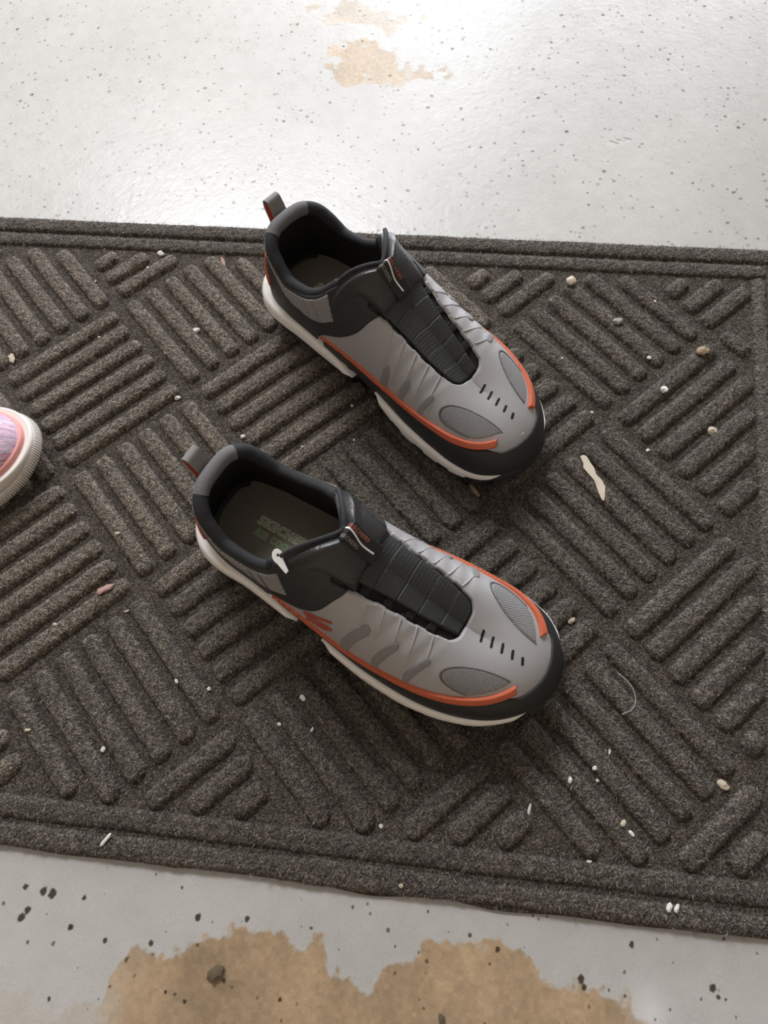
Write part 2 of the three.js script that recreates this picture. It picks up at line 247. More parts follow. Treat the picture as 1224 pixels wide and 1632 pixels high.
// height of the mat's surface under a point
function matTop(x, z) {
  if (z < ZT || z > ZB || x > xr(z) || x < XL) {
    for (const [c, w] of [[-0.2925, 0.0185], [-0.2725, 0.0165], [0.2925, 0.017], [0.274, 0.0165]]) if (Math.abs(z - c) < w / 2) return BASE + 0.0044 * Math.pow(1 - (Math.abs(z - c) / (w / 2)) ** 3.2, 0.55);
    return BASE;
  }
  const [u, v] = w2lat(x, z), ci = Math.floor(u), cj = Math.floor(v), fu = u - ci, fv = v - cj, slash = (((ci + cj) % 2) + 2) % 2 === 0;
  const a = slash ? fu : fv, c = slash ? fv : fu, d = (Math.abs(((c * 6) % 1) - 0.5) * PITCH) / (RW / 2);
  if (d >= 1 || a < 0.05 || a > 0.95) return BASE;
  return BASE + RH * Math.pow(1 - d ** 3.2, 0.55);
}
{
  // short carpet fibres standing out of the pile: nobody could count them
  const f = new THREE.PlaneGeometry(0.00034, 0.0028, 1, 2); const p = f.attributes.position;
  for (let i = 0; i < p.count; i++) { const y = p.getY(i) + 0.0014; p.setXYZ(i, p.getX(i) * (1 - y * 150), y, (y * y) * 160); }
  f.computeVertexNormals();
  const n = 130000, im = new THREE.InstancedMesh(f, std(1, 1, 1, 0.9), n), q = new THREE.Object3D(), col = new THREE.Color();
  for (let i = 0; i < n; i++) {
    let x, z; do { x = rr(-0.52, 0.36); z = rr(-0.301, 0.3015); } while (x > MX1(z) - 0.002);
    q.position.set(x, matTop(x, z) - 0.0004, z); q.rotation.set(rr(0.5, 1.5) * (rnd() < 0.5 ? 1 : -1), rr(0, 6.28), rr(-0.6, 0.6)); q.scale.setScalar(rr(0.5, 1.15)); q.updateMatrix(); im.setMatrixAt(i, q.matrix);
    const k = rnd(), v = k < 0.68 ? rr(0.025, 0.1) : k < 0.93 ? rr(0.13, 0.26) : rr(0.3, 0.6); im.setColorAt(i, col.setRGB(v * 1.04, v * 0.95, v * 0.86));
  }
  im.name = 'carpet_pile'; im.userData = { kind: 'stuff', label: 'short mixed brown and pale carpet fibres' }; shadow(im); mat.add(im);
}

// ------------------------------------------------------------------ shoes
// A shoe stands at its own origin: x from heel to toe, y up, z towards the right foot's outer side; flip = -1 gives the left shoe.
function makeLast(P, Ns, Nh, flip) {
  const pts = P.outline.map(([x, z]) => V(x, 0, z)), cv = new THREE.CatmullRomCurve3(pts, true, 'centripetal'); cv.arcLengthDivisions = 2000;
  const O = cv.getSpacedPoints(Ns).slice(0, Ns), out = [];
  for (let i = 0; i < Ns; i++) { const a = O[(i + Ns - 1) % Ns], b = O[(i + 1) % Ns], d = V(b.x - a.x, 0, b.z - a.z).normalize(); out.push(V(-d.z, 0, d.x)); }
  let cx = 0, cz = 0; O.forEach((o) => { cx += o.x / Ns; cz += o.z / Ns; });
  if (out[Math.round(Ns / 4)].dot(V(O[Math.round(Ns / 4)].x - cx, 0, O[Math.round(Ns / 4)].z - cz)) < 0) out.forEach((n) => n.negate());
  const lat = O.map((o) => o.z > P.zc(o.x));
  const A = { x: [], y: [], z: [], h: [], s: [], lat: [], q: [] }, n = Ns * (Nh + 1);
  for (let i = 0; i < Ns; i++) {
    const o = O[i], ins = typeof P.inset === 'function' ? P.inset(o.x) : P.inset, b = V(o.x - out[i].x * ins, 0, o.z - out[i].z * ins), side = lat[i];
    const tx = P.t0 + (P.t1 - P.t0) * clamp(o.x / P.L), T = V(tx, 0, P.zc(tx)), yb = P.base(o.x, side), yt = P.top(tx), e = P.power(o.x, side);
    for (let j = 0; j <= Nh; j++) {
      const h = j / Nh, th = (h * Math.PI) / 2, c = Math.pow(Math.max(0, Math.cos(th)), 2 / e), s = Math.pow(Math.sin(th), 2 / e);
      const cc = j === Nh ? 0 : c, ss = j === Nh ? 1 : s;
      const X = T.x + (b.x - T.x) * cc, Y = yb + (yt - yb) * ss; A.x.push(X + (P.lean ? P.lean(X, Y) : 0)); A.z.push(T.z + (b.z - T.z) * cc); A.y.push(Y); A.h.push(h); A.s.push(i / Ns); A.lat.push(side); A.q.push(o.x);
    }
  }
  const tri = []; for (let i = 0; i < Ns; i++) for (let j = 0; j < Nh; j++) { const a = i * (Nh + 1) + j, b = ((i + 1) % Ns) * (Nh + 1) + j; tri.push([a, a + 1, b], [b, a + 1, b + 1]); }
  // normals of the last, averaged over coincident points
  const g = new THREE.BufferGeometry(), pp = new Float32Array(n * 3); for (let i = 0; i < n; i++) { pp[3 * i] = A.x[i]; pp[3 * i + 1] = A.y[i]; pp[3 * i + 2] = A.z[i]; }
  g.setAttribute('position', new THREE.BufferAttribute(pp, 3)); g.setIndex(tri.flat()); g.computeVertexNormals();
  const nn = g.attributes.normal, N = [];
  for (let i = 0; i < n; i++) N.push([nn.getX(i), nn.getY(i), nn.getZ(i)]);
  for (let i = 0; i < Ns; i++) { const tx = A.x[i * (Nh + 1) + Nh], d = (P.top(tx + 0.002) - P.top(tx - 0.002)) / 0.004, l = Math.hypot(d, 1); N[i * (Nh + 1) + Nh] = [-d / l, 1 / l, 0]; }
  const mid = Math.round(Ns / 4) * (Nh + 1) + 4; const sgn = N[mid][0] * (A.x[mid] - cx) + N[mid][2] * (A.z[mid] - cz) < 0 ? -1 : 1;
  for (let i = 0; i < n; i++) if ((i % (Nh + 1)) !== Nh) N[i] = N[i].map((v) => v * sgn);
  return { P, Ns, Nh, O, out, lat, A, N, tri, flip, wind: sgn * flip };
}
// the piece of the last where f < 0, lifted along the normal with rounded edges
function patch(S, f, { off = 0.0008, bevel = 0.001, under = -0.0008, disp = null, crease = 0 } = {}) {
  const { A, N, tri } = S, n = A.x.length, F = new Float64Array(n), at = (i) => ({ x: A.x[i], y: A.y[i], z: A.z[i], h: A.h[i], s: A.s[i], lat: A.lat[i], q: A.q[i] });
  for (let i = 0; i < n; i++) F[i] = f(at(i));
  const pos = [], uv = [], idx = [], ids = new Map(), dd = disp;
  const put = (x, y, z, nx, ny, nz, v, a) => {
    let o = under + (off - under) * (bevel > 0 ? Math.sqrt(sstep(0, 1, Math.min(1, -v / bevel))) : 1); if (dd) o += dd(a) * (bevel > 0 ? sstep(0, bevel, -v) : 1);
    pos.push(x + nx * o, y + ny * o, (z + nz * o) * S.flip); uv.push(a.x, z + Math.tanh(z / 0.012) * (0.11 - y)); return pos.length / 3 - 1;
  };
  const vert = (i) => { if (!ids.has(i)) ids.set(i, put(A.x[i], A.y[i], A.z[i], ...N[i], F[i], at(i))); return ids.get(i); };
  const cut = (i, j) => {
    if (i > j) [i, j] = [j, i]; const k = i * n + j; if (ids.has(-k - 1)) return ids.get(-k - 1);
    const t = F[i] / (F[i] - F[j]), L = (a, b) => a + (b - a) * t; const a = at(i), b = at(j);
    const id = put(L(a.x, b.x), L(a.y, b.y), L(a.z, b.z), L(N[i][0], N[j][0]), L(N[i][1], N[j][1]), L(N[i][2], N[j][2]), 0, { x: L(a.x, b.x), y: L(a.y, b.y), z: L(a.z, b.z), h: L(a.h, b.h), s: a.s, lat: a.lat, q: a.q }); ids.set(-k - 1, id); return id;
  };
  for (const t of tri) {
    const inn = t.filter((i) => F[i] < 0).length; if (!inn) continue;
    const poly = [];
    for (let k = 0; k < 3; k++) { const i = t[k], j = t[(k + 1) % 3]; if (F[i] < 0) poly.push(vert(i)); if ((F[i] < 0) !== (F[j] < 0)) poly.push(cut(i, j)); }
    for (let k = 1; k + 1 < poly.length; k++) S.wind > 0 ? idx.push(poly[0], poly[k], poly[k + 1]) : idx.push(poly[0], poly[k + 1], poly[k]);
  }
  let g = new THREE.BufferGeometry(); g.setAttribute('position', new THREE.Float32BufferAttribute(pos, 3)); g.setIndex(idx);
  // smooth across the seam along the instep: normals by position
  g.computeVertexNormals(); const key = (i) => Math.round(pos[3 * i] * 2e5) + '_' + Math.round(pos[3 * i + 1] * 2e5) + '_' + Math.round(pos[3 * i + 2] * 2e5), sum = new Map(), na = g.attributes.normal;
  for (let i = 0; i < na.count; i++) { const k = key(i), s = sum.get(k) || [0, 0, 0]; s[0] += na.getX(i); s[1] += na.getY(i); s[2] += na.getZ(i); sum.set(k, s); }
  for (let i = 0; i < na.count; i++) { const s = sum.get(key(i)), l = Math.hypot(...s) || 1; na.setXYZ(i, s[0] / l, s[1] / l, s[2] / l); }
  g.setAttribute('uv', new THREE.Float32BufferAttribute(uv, 2)); return g;
}
// a band swept round the outline: rows of [outward offset, height] for every outline point
function ringBand(S, rows, keep = null, closed = true) {
  const { O, out, Ns, flip } = S, pos = [], uv = [], idx = []; let nr = 0;
  for (let i = 0; i < Ns; i++) { const r = rows(i, O[i].x, S.lat[i]); nr = r.length; r.forEach(([d, y, X, Z], k) => { const x = X ?? O[i].x + out[i].x * d, z = Z ?? O[i].z + out[i].z * d; pos.push(x, y, z * flip); uv.push((i / Ns) * S.P.L * 2.4, y + d); }); }
  for (let i = 0; i < Ns; i++) { const j = (i + 1) % Ns; if (keep && !(keep(O[i].x, S.lat[i]) && keep(O[j].x, S.lat[j]))) continue; for (let k = 0; k < nr - 1; k++) { const a = i * nr + k, b = j * nr + k; idx.push(a, b, a + 1, b, b + 1, a + 1); } }
  const g = new THREE.BufferGeometry(); g.setAttribute('position', new THREE.Float32BufferAttribute(pos, 3)); g.setAttribute('uv', new THREE.Float32BufferAttribute(uv, 2));
  if (flip < 0) for (let i = 0; i < idx.length; i += 3) [idx[i + 1], idx[i + 2]] = [idx[i + 2], idx[i + 1]];
  g.setIndex(idx); const h = g.toNonIndexed(); h.deleteAttribute('uv'); const c = mergeVertices(g, 1e-6); c.computeVertexNormals(); return c;
}
// where the foot opening starts on every outline point
function openingLoop(S, fo, inward) {
  const { A, N, Ns, Nh } = S, L = [];
  for (let i = 0; i < Ns; i++) {
    for (let j = 0; j < Nh; j++) { const a = i * (Nh + 1) + j, b = a + 1, g = (k) => fo({ x: A.x[k], y: A.y[k], z: A.z[k], lat: A.lat[k] }), fa = g(a), fb = g(b);
      if (fa > 0 && fb <= 0) { const t = fa / (fa - fb), l = (u, v) => u + (v - u) * t; L.push({ i, x: l(A.x[a], A.x[b]) + inward * N[a][0], y: l(A.y[a], A.y[b]) + inward * N[a][1], z: l(A.z[a], A.z[b]) + inward * N[a][2], s: i / Ns }); break; } }
  }
  return L;
}
function tubeThrough(S, pts, r, segs = 160, radial = 10) {
  const c = new THREE.CatmullRomCurve3(pts.map((p) => V(p.x, p.y, p.z * S.flip)), false, 'centripetal'); const vary = typeof r === 'function', g = new THREE.TubeGeometry(c, segs, vary ? 1 : r, radial, false); if (vary) { const p = g.attributes.position, n = g.attributes.normal; for (let i = 0; i < p.count; i++) { const k = Math.floor(i / (radial + 1)) / segs, d = r(k) - 1; p.setXYZ(i, p.getX(i) + n.getX(i) * d, p.getY(i) + n.getY(i) * d, p.getZ(i) + n.getZ(i) * d); } } const u = g.attributes.uv, len = c.getLength(); for (let i = 0; i < u.count; i++) u.setXY(i, u.getX(i) * len / 0.0095, u.getY(i)); return g;
}
const segDist = (px, py, ax, ay, bx, by) => { const dx = bx - ax, dy = by - ay, t = clamp(((px - ax) * dx + (py - ay) * dy) / (dx * dx + dy * dy)); return Math.hypot(px - ax - dx * t, py - ay - dy * t); };
const polyDist = (px, py, p) => { let d = 1e9; for (let i = 0; i + 1 < p.length; i++) d = Math.min(d, segDist(px, py, ...p[i], ...p[i + 1])); return d; };

const SNEAKER = {
  L: 0.302, inset: tab([[0, 0.0042], [0.2, 0.0042], [0.24, 0.0034], [0.302, 0.0022]]), t0: 0.06, t1: 0.238,
  outline: [[0, 0], [0.003, 0.022], [0.014, 0.036], [0.035, 0.0435], [0.069, 0.047], [0.104, 0.051], [0.142, 0.0565], [0.181, 0.061], [0.22, 0.0605], [0.254, 0.0525], [0.277, 0.0405], [0.293, 0.024], [0.3015, 0.004], [0.3005, -0.017], [0.292, -0.034], [0.277, -0.0465], [0.256, -0.0525], [0.232, -0.0535], [0.203, -0.0525], [0.17, -0.0485], [0.126, -0.0435], [0.076, -0.042], [0.04, -0.0405], [0.014, -0.035], [0.003, -0.022]],
  zc: () => 0, lean: (x, y) => 0.0095 * sstep(0.045, 0.105, y) * (1 - sstep(0.01, 0.075, x)),
  base: tab([[0, 0.040], [0.03, 0.031], [0.07, 0.028], [0.1, 0.026], [0.13, 0.029], [0.155, 0.027], [0.18, 0.021], [0.2, 0.019], [0.26, 0.019], [0.302, 0.02]]),
  top: tab([[0.05, 0.17], [0.1, 0.153], [0.133, 0.131], [0.157, 0.11], [0.18, 0.0935], [0.2, 0.081], [0.225, 0.0675], [0.238, 0.0625]]),
  power: tab([[0, 3.4], [0.06, 3.0], [0.12, 2.25], [0.18, 2.1], [0.25, 2.25], [0.302, 2.4]]),
};
const ycol = tab([[0, 0.105], [0.012, 0.105], [0.02, 0.101], [0.033, 0.090], [0.05, 0.078], [0.07, 0.081], [0.09, 0.0925], [0.108, 0.111], [0.13, 0.128]]);
const edgeX = (z) => 0.133 - 0.025 * Math.pow(Math.abs(z) / 0.029, 1.3);
const fOpen = (a) => Math.max(ycol(a.x) - a.y, a.x - edgeX(a.z));       // below 0 inside the foot opening
const slotL = tab([[0.12, 0.030], [0.152, 0.0265], [0.178, 0.022], [0.207, 0.0185], [0.226, 0.015]]);
const slotR = tab([[0.12, -0.027], [0.154, -0.0225], [0.174, -0.021], [0.195, -0.0205], [0.217, -0.018], [0.226, -0.0155]]);
const SLOT_END = 0.2275;
function fSlot(a, jag = true) {
  const tooth = jag ? 0.0007 * sstep(-0.25, 0.25, Math.sin((a.x / 0.0148) * 2 * Math.PI)) : 0, m = (slotL(a.x) + slotR(a.x)) / 2, hw = (slotL(a.x) - slotR(a.x)) / 2 + tooth;
  const dx = a.x - (SLOT_END - 0.008), dz = Math.abs(a.z - m) - (hw - 0.008);                  // rounded toe-side corners
  const round = dx > 0 && dz > 0 ? Math.hypot(dx, dz) - 0.008 : Math.max(dx, dz) - 0.008;
  return Math.max(round, 0.14 - a.x);
}
const orangeY = tab([[0.088, 0.040], [0.129, 0.043], [0.164, 0.046], [0.197, 0.048], [0.234, 0.0495], [0.262, 0.0505], [0.286, 0.053]]);
const orangeW = tab([[0.088, 0.0026], [0.12, 0.0033], [0.15, 0.0044], [0.2, 0.0058], [0.24, 0.0060], [0.27, 0.0048], [0.29, 0.0044]]);
const quarterX = tab([[0.03, 0.082], [0.042, 0.09], [0.062, 0.117], [0.082, 0.136], [0.098, 0.146], [0.106, 0.152], [0.12, 0.153]]);
const guardTop = (a) => orangeY(a.x) - orangeW(a.x) / 2 + 0.0006 - 0.0035 * sstep(0.272, 0.284, a.x);
const ground = (x) => 0.0125 * Math.pow(clamp((x - 0.225) / 0.077), 2) + 0.005 * Math.pow(clamp((0.035 - x) / 0.035), 2);
const soleTop = (x, lat) => tab2[lat ? 0 : 1](x), tab2 = [
  tab([[0, 0.043], [0.012, 0.038], [0.03, 0.033], [0.069, 0.0305], [0.09, 0.0275], [0.104, 0.022], [0.11, 0.0195], [0.125, 0.0195], [0.136, 0.0325], [0.15, 0.031], [0.18, 0.0285], [0.22, 0.0272], [0.256, 0.0265], [0.28, 0.027], [0.296, 0.0275], [0.302, 0.028]]),
  tab([[0, 0.043], [0.012, 0.038], [0.03, 0.033], [0.076, 0.031], [0.108, 0.0275], [0.124, 0.022], [0.13, 0.0195], [0.15, 0.0195], [0.161, 0.0325], [0.175, 0.031], [0.203, 0.028], [0.235, 0.0272], [0.268, 0.0262], [0.296, 0.0275], [0.302, 0.028]])];
const soleBot = (x, lat) => tab3[lat ? 0 : 1](x), tab3 = [
  tab([[0, 0.022], [0.02, 0.0165], [0.05, 0.0145], [0.085, 0.015], [0.1, 0.0175], [0.11, 0.0195], [0.125, 0.0195], [0.136, 0.0322], [0.15, 0.0235], [0.17, 0.0145], [0.2, 0.0105], [0.245, 0.012], [0.27, 0.0155], [0.285, 0.0205], [0.2955, 0.0265], [0.302, 0.028]]),
  tab([[0, 0.022], [0.02, 0.0165], [0.05, 0.0145], [0.1, 0.015], [0.12, 0.0175], [0.13, 0.0195], [0.15, 0.0195], [0.161, 0.0322], [0.174, 0.0225], [0.19, 0.0135], [0.21, 0.0105], [0.245, 0.012], [0.27, 0.0155], [0.285, 0.0205], [0.2955, 0.0265], [0.302, 0.028]])];

const insoleTex = (() => {
  const c = document.createElement('canvas'); c.width = 1024; c.height = 384; const k = c.getContext('2d');
  k.fillStyle = '#80766a'; k.fillRect(0, 0, 1024, 384);
  for (let i = 0; i < 30000; i++) { const v = 90 + Math.floor(rnd() * 50); k.fillStyle = `rgba(${v + 4},${v},${v - 4},0.35)`; k.fillRect(rnd() * 1024, rnd() * 384, 2, 2); }
  // 3.2 px to the mm: x along the foot from the heel, y across it
  k.strokeStyle = '#d4e0bd'; k.fillStyle = '#d4e0bd'; k.lineWidth = 2.2; k.textBaseline = 'middle'; k.textAlign = 'left';
  k.font = 'bold 34px sans-serif'; k.strokeText('SKECHERS', 134, 188);
  k.strokeStyle = '#a5c294'; k.lineWidth = 1.6; k.font = 'bold 25px sans-serif'; k.strokeText('AIR COOLED', 142, 220);
  k.fillStyle = '#7d8872'; k.font = '19px sans-serif'; k.fillText('MEMORY FOAM', 144, 246);
  const t = new THREE.CanvasTexture(c); t.colorSpace = THREE.SRGBColorSpace; t.magFilter = THREE.LinearFilter; return t;
})();
const labelTex = (() => {
  const c = document.createElement('canvas'); c.width = 512; c.height = 224; const k = c.getContext('2d');
  k.fillStyle = '#141414'; k.fillRect(0, 0, 512, 224);
  k.fillStyle = '#a2523f'; k.font = 'bold 66px sans-serif'; k.textBaseline = 'middle'; k.fillText('SKECHERS', 60, 48, 430);
  k.strokeStyle = '#e9e4df'; k.lineWidth = 20; k.beginPath(); k.moveTo(6, 92); k.bezierCurveTo(120, 78, 180, 92, 256, 116); k.bezierCurveTo(330, 140, 400, 128, 506, 120); k.stroke();
  k.fillStyle = '#8b8680'; k.font = 'bold 58px sans-serif'; k.fillText('SKECHERS', 30, 178, 440);
  const t = new THREE.CanvasTexture(c); t.colorSpace = THREE.SRGBColorSpace; t.magFilter = THREE.LinearFilter; return t;
})();
const insoleM = new THREE.MeshStandardMaterial({ map: insoleTex, roughness: 0.9, side: THREE.DoubleSide });
const labelM = new THREE.MeshStandardMaterial({ map: labelTex, roughness: 0.6, side: THREE.DoubleSide });
const capsule = (a, x0, z0, x1, z1, r) => segDist(a.x, a.z, x0, z0, x1, z1) - r;

function makeSneaker(label, flip, pos, turn) {
  const t = thing('sneaker', label, 'shoe', pos, turn, 'pair of grey slip-on sneakers on the mat');
  const S = makeLast(SNEAKER, 800, 140, flip), side = (a) => (a.lat ? a.z : -a.z);
  // sole
  const lug = (i) => sstep(-0.35, 0.35, Math.sin((i / S.Ns) * 2 * Math.PI * 36));
  part('outsole', ringBand(S, (i, x, lat) => {
    const g = ground(x), n = lug(i), yl = soleBot(x, lat), yu = Math.max(soleTop(x, lat), SNEAKER.base(x) + 0.002), toe = sstep(0.285, 0.299, x), am = lat ? 0.124 : 0.145, tuck = -0.011 * (1 - sstep(0.008, 0.026, Math.abs(x - am))), heel = 0.003 * (1 - sstep(0.02, 0.07, x)), k = tuck + heel, tx = 0.04 + 0.22 * clamp(x / 0.302);
    return [[0, g + 0.005, tx, 0], [-0.016 + k, g + 0.004], [-0.0045 - 0.006 * n + k, g + (n > 0.5 ? 0.001 : 0)], [-0.0015 - 0.007 * n + k, g + 0.0045], [0.0004 - 0.004 * n + k, g + 0.0085], [0.0012 + k, Math.max(g + 0.0105, Math.min(yl, 0.02) - 0.002)], [-0.001 + 0.003 * toe + k, Math.min(yl, 0.021) + 0.0005], [-0.0035 + 0.005 * toe + tuck, (yl + yu) / 2], [-0.0046 + 0.0035 * toe + tuck * 0.5, yu], [-0.007 + tuck * 0.3, yu + 0.002 + 0.008 * toe], [-0.014, yu - 0.001]];
  }), M.rubber, t);
  const mid = (i, x, lat) => {
    const yl = soleBot(x, lat), yu = soleTop(x, lat), d = Math.max(0, yu - yl), f = clamp(d / 0.006), fore = sstep(0.16, 0.2, x) * (1 - sstep(0.27, 0.285, x));
    const e = 0.0010 * sstep(0.255, 0.285, x) - 0.0042 * (1 - sstep(0.015, 0.06, x)), y0 = yl + fore * 0.0034 * sstep(0.0, 0.45, Math.sin((i / S.Ns) * 2 * Math.PI * 26 + 1)) * f, L = (q) => y0 + (yu - y0) * q;
    return [[-0.004, y0], [0.0002 * f - e, L(0.02)], [0.0022 * f - 0.0006 - e, L(0.16)], [0.0032 * f - 0.0006 - e, L(0.42)], [0.0026 * f - 0.0006 - e, L(0.62)], [0.0022 * f - 0.0006 - e, L(0.68)], [0.0025 * f - 0.0006 - e, L(0.78)], [0.0012 * f - 0.0008 - e, L(0.93)], [-0.0012 - e, L(1)], [-0.006, L(1) - 0.0004]];
  };
  part('midsole', ringBand(S, mid, (x, lat) => x < (lat ? 0.1095 : 0.1295)), M.white, t, 'white rubber heel part of the midsole');
  part('midsole', ringBand(S, mid, (x, lat) => x > (lat ? 0.1362 : 0.1612) && x < 0.2965), M.white, t, 'white rubber front part of the midsole');
  // upper
  const crease = (a) => 0.0003 * Math.sin(((a.x + side(a) * 0.45) / 0.0135) * 2 * Math.PI) * sstep(0.15, 0.165, a.x) * (1 - sstep(0.215, 0.228, a.x)) * sstep(0.05, 0.06, a.y) ;
  part('vamp', patch(S, (a) => Math.max(-fOpen(a), -fSlot(a), 0.05 - a.x), { off: 0.0006, under: -0.002, bevel: 0.0012, disp: crease }), M.vamp, t, 'grey fabric vamp');
  part('quarter', patch(S, (a) => Math.max(-fOpen(a), -fSlot(a, false), a.x - quarterX(a.y)), { off: 0.0016, bevel: 0.0012, under: -0.001 }), M.black, t, 'black quarter around the heel');
  part('lining', patch(S, (a) => Math.max(-fOpen(a), a.x - 0.19), { off: -0.0062, bevel: 0.006, under: -0.0015 }), M.lining, t);
  part('toe_guard', patch(S, (a) => Math.max(a.y - guardTop(a), 0.09 - a.x), { off: 0.0021, bevel: 0.0016 }), M.black, t, 'black rubbery toe guard');
  for (const lt of [true, false]) part('piping', patch(S, (a) => Math.max(a.lat === lt ? -1 : 1, Math.abs(a.y - orangeY(a.x)) - orangeW(a.x) / 2, a.x - 0.279 + 0.8 * (a.y - 0.05), 0.088 - a.x), { off: 0.0031, bevel: 0.0006 }), M.orange, t, 'orange strip along the side');
  for (const sg of [1, -1]) {
    const ov = (a) => { const x = (a.x - 0.2555) / 0.026, z = (a.z * sg - (0.0285 - (a.x - 0.2555) * 0.3)) / 0.0088; return (Math.hypot(x, z) - 1) * 0.0085; };
    part('mesh_panel', patch(S, (a) => Math.max(ov(a), guardTop(a) + 0.006 - a.y), { off: 0.001, bevel: 0.0004, under: 0.0002 }), M.mesh, t, 'oval perforated mesh panel');
    part('seam', patch(S, (a) => Math.max(Math.abs(ov(a) - 0.0004) - 0.00045, guardTop(a) + 0.006 - a.y), { off: 0.0013, bevel: 0.0004, under: 0.0002 }), M.seam, t);
    for (const [x0, z0, x1, z1, r] of [[0.158, 0.053, 0.172, 0.040, 0.0034], [0.184, 0.0515, 0.193, 0.0385, 0.0032], [0.2085, 0.050, 0.2165, 0.0355, 0.003]]) {
      const d = (a) => segDist(a.x, a.z * sg, x0, z0, x1, z1) - r;
      part('side_loop', patch(S, d, { off: 0.0014, bevel: 0.001, under: 0.0002 }), M.loop, t);
    }
    for (let k = 0; k < 5; k++) {                                                             // fine folds running down from the slot
      const xc = 0.1635 + k * 0.0122; part('pleat', patch(S, (a) => { const w = a.z * sg - 0.02; return Math.max(Math.abs(a.x - xc - 0.35 * w + 9 * w * w) - 0.00085, Math.abs(w - 0.011) - 0.0105, orangeY(a.x) + 0.009 - a.y, fSlot(a, false) < 0.0015 ? 1 : -1); }, { off: 0.0013, bevel: 0.0005, under: 0.0003 }), M.pleat, t);
    }
    part('heel_overlay', patch(S, (a) => Math.max(a.z * sg < 0.012 ? 1 : -1, a.y - ycol(a.x) + 0.003, ycol(a.x) - 0.003 - tabLens(a.x) - a.y, a.x - 0.108 + 0.25 * (a.y - 0.08)), { off: 0.0026, bevel: 0.001 }), M.lightMesh, t, 'light grey panel under the collar');
    for (const xs of [0.071, 0.084]) part('stitch_line', patch(S, (a) => Math.max(a.z * sg < 0 ? 1 : -1, Math.abs(a.x - xs - (0.09 - a.y) * 0.25) - 0.0006, a.y - ycol(a.x) + 0.004, ycol(a.x) - 0.003 - tabLens(a.x) * 0.95 - a.y), { off: 0.0031, bevel: 0.0004, under: 0.0015 }), M.slit, t);
    part('heel_accent', patch(S, (a) => Math.max(a.z * sg < 0.004 ? 1 : -1, Math.abs(a.x - 0.0125 - (0.086 - a.y) * 0.26) - 0.0056 * sstep(0.046, 0.066, a.y) * (1 - sstep(0.08, 0.092, a.y)), a.y - 0.091, 0.046 - a.y), { off: 0.003, bevel: 0.0008 }), M.orange, t, 'orange wedge at the heel');
  }
  part('heel_cap', patch(S, (a) => Math.max(-fOpen(a) , 0.083 + 0.4 * a.x - a.y, a.x - 0.03), { off: 0.0026, bevel: 0.001 }), M.lightMesh, t, 'light grey mesh at the back of the heel');
  // collar roll and tongue
  const loop = openingLoop(S, fOpen, -0.0036), ring = loop.filter((p) => p.y < 0.1135 || p.x < 0.09), front = openingLoop(S, fOpen, 0.0008).filter((p) => p.x > edgeX(p.z) - 0.002 && p.y > 0.113);
  const order = (l) => { let k = l.findIndex((p, i) => i && p.i - l[i - 1].i > 5); return k > 0 ? l.slice(k).concat(l.slice(0, k)) : l; };
  const full = order(ring), col = full.filter((p, i) => i % 4 === 0), lastP = (a, b) => ({ x: a.x + 0.011, y: a.y - 0.006, z: a.z * 0.86 });
  const rear = col.filter((p) => p.x < 0.0225), k0 = col.indexOf(rear[0]), k1 = col.indexOf(rear[rear.length - 1]);
  for (const [run, k] of [[[lastP(col[0]), ...col.slice(0, k0 + 3)], 0], [[...col.slice(k1 - 2), lastP(col[col.length - 1])], 1]]) part('collar', tubeThrough(S, run, (u) => 0.0038 + 0.0020 * (k ? 1 - sstep(0.1, 0.6, u) : sstep(0.4, 0.9, u)), 120, 14), M.collar, t, 'padded dark knit collar roll');
  part('heel_rim', tubeThrough(S, rear, 0.0060, 80, 14), M.rim, t, 'light grey fuzzy rim at the back of the heel');
  const tongueF = (a) => Math.max(edgeX(a.z) - a.x, a.x - 0.158, Math.abs(a.z - (slotL(a.x) + slotR(a.x)) / 2) - (slotL(a.x) - slotR(a.x)) / 2 - 0.001 - 0.009 * (1 - sstep(0.112, 0.135, a.x)), 0.098 - a.x);
  part('tongue', patch(S, tongueF, { off: 0.0042, bevel: 0.006, under: -0.004, disp: (a) => 0.0022 * (1 - sstep(0.002, 0.014, a.x - edgeX(a.z))) - 0.003 * sstep(0.148, 0.16, a.x) - 0.0028 * sstep(0.018, 0.034, Math.abs(a.z)) }), M.leather, t, 'padded black leather tongue');
  part('tongue_lining', patch(S, tongueF, { off: -0.0045, bevel: 0.003, under: -0.003 }), M.lining, t);
  const edge = front.slice().sort((a, b) => a.z - b.z).filter((p, i) => i % 3 === 0);
  if (edge.length > 4) part('tongue_piping', tubeThrough(S, edge, 0.0019, 120, 8), M.collar, t);
  // the recessed elastic gore in the slot
  part('slot_floor', patch(S, (a) => Math.max(fSlot(a, false) - 0.003, 0.145 - a.x), { off: -0.0036, bevel: 0.001, under: -0.0042 }), M.lining, t);
  for (let k = 0; k < 5; k++) {
    const x0 = 0.1485 + k * 0.0158, x1 = k === 4 ? 0.2268 : x0 + 0.0172;
    part('elastic_band', patch(S, (a) => Math.max(x0 - a.x, a.x - x1, a.z - slotL(a.x) + 0.0062, slotR(a.x) + 0.001 - a.z, fSlot(a, false) + 0.0004), { off: 0.0003, bevel: 0.0007, under: -0.003, disp: (a) => 0.0005 * ((x1 - a.x) / (x1 - x0)) + 0.0001 * Math.sin(a.x * 2500) }), M.gore, t);
  }
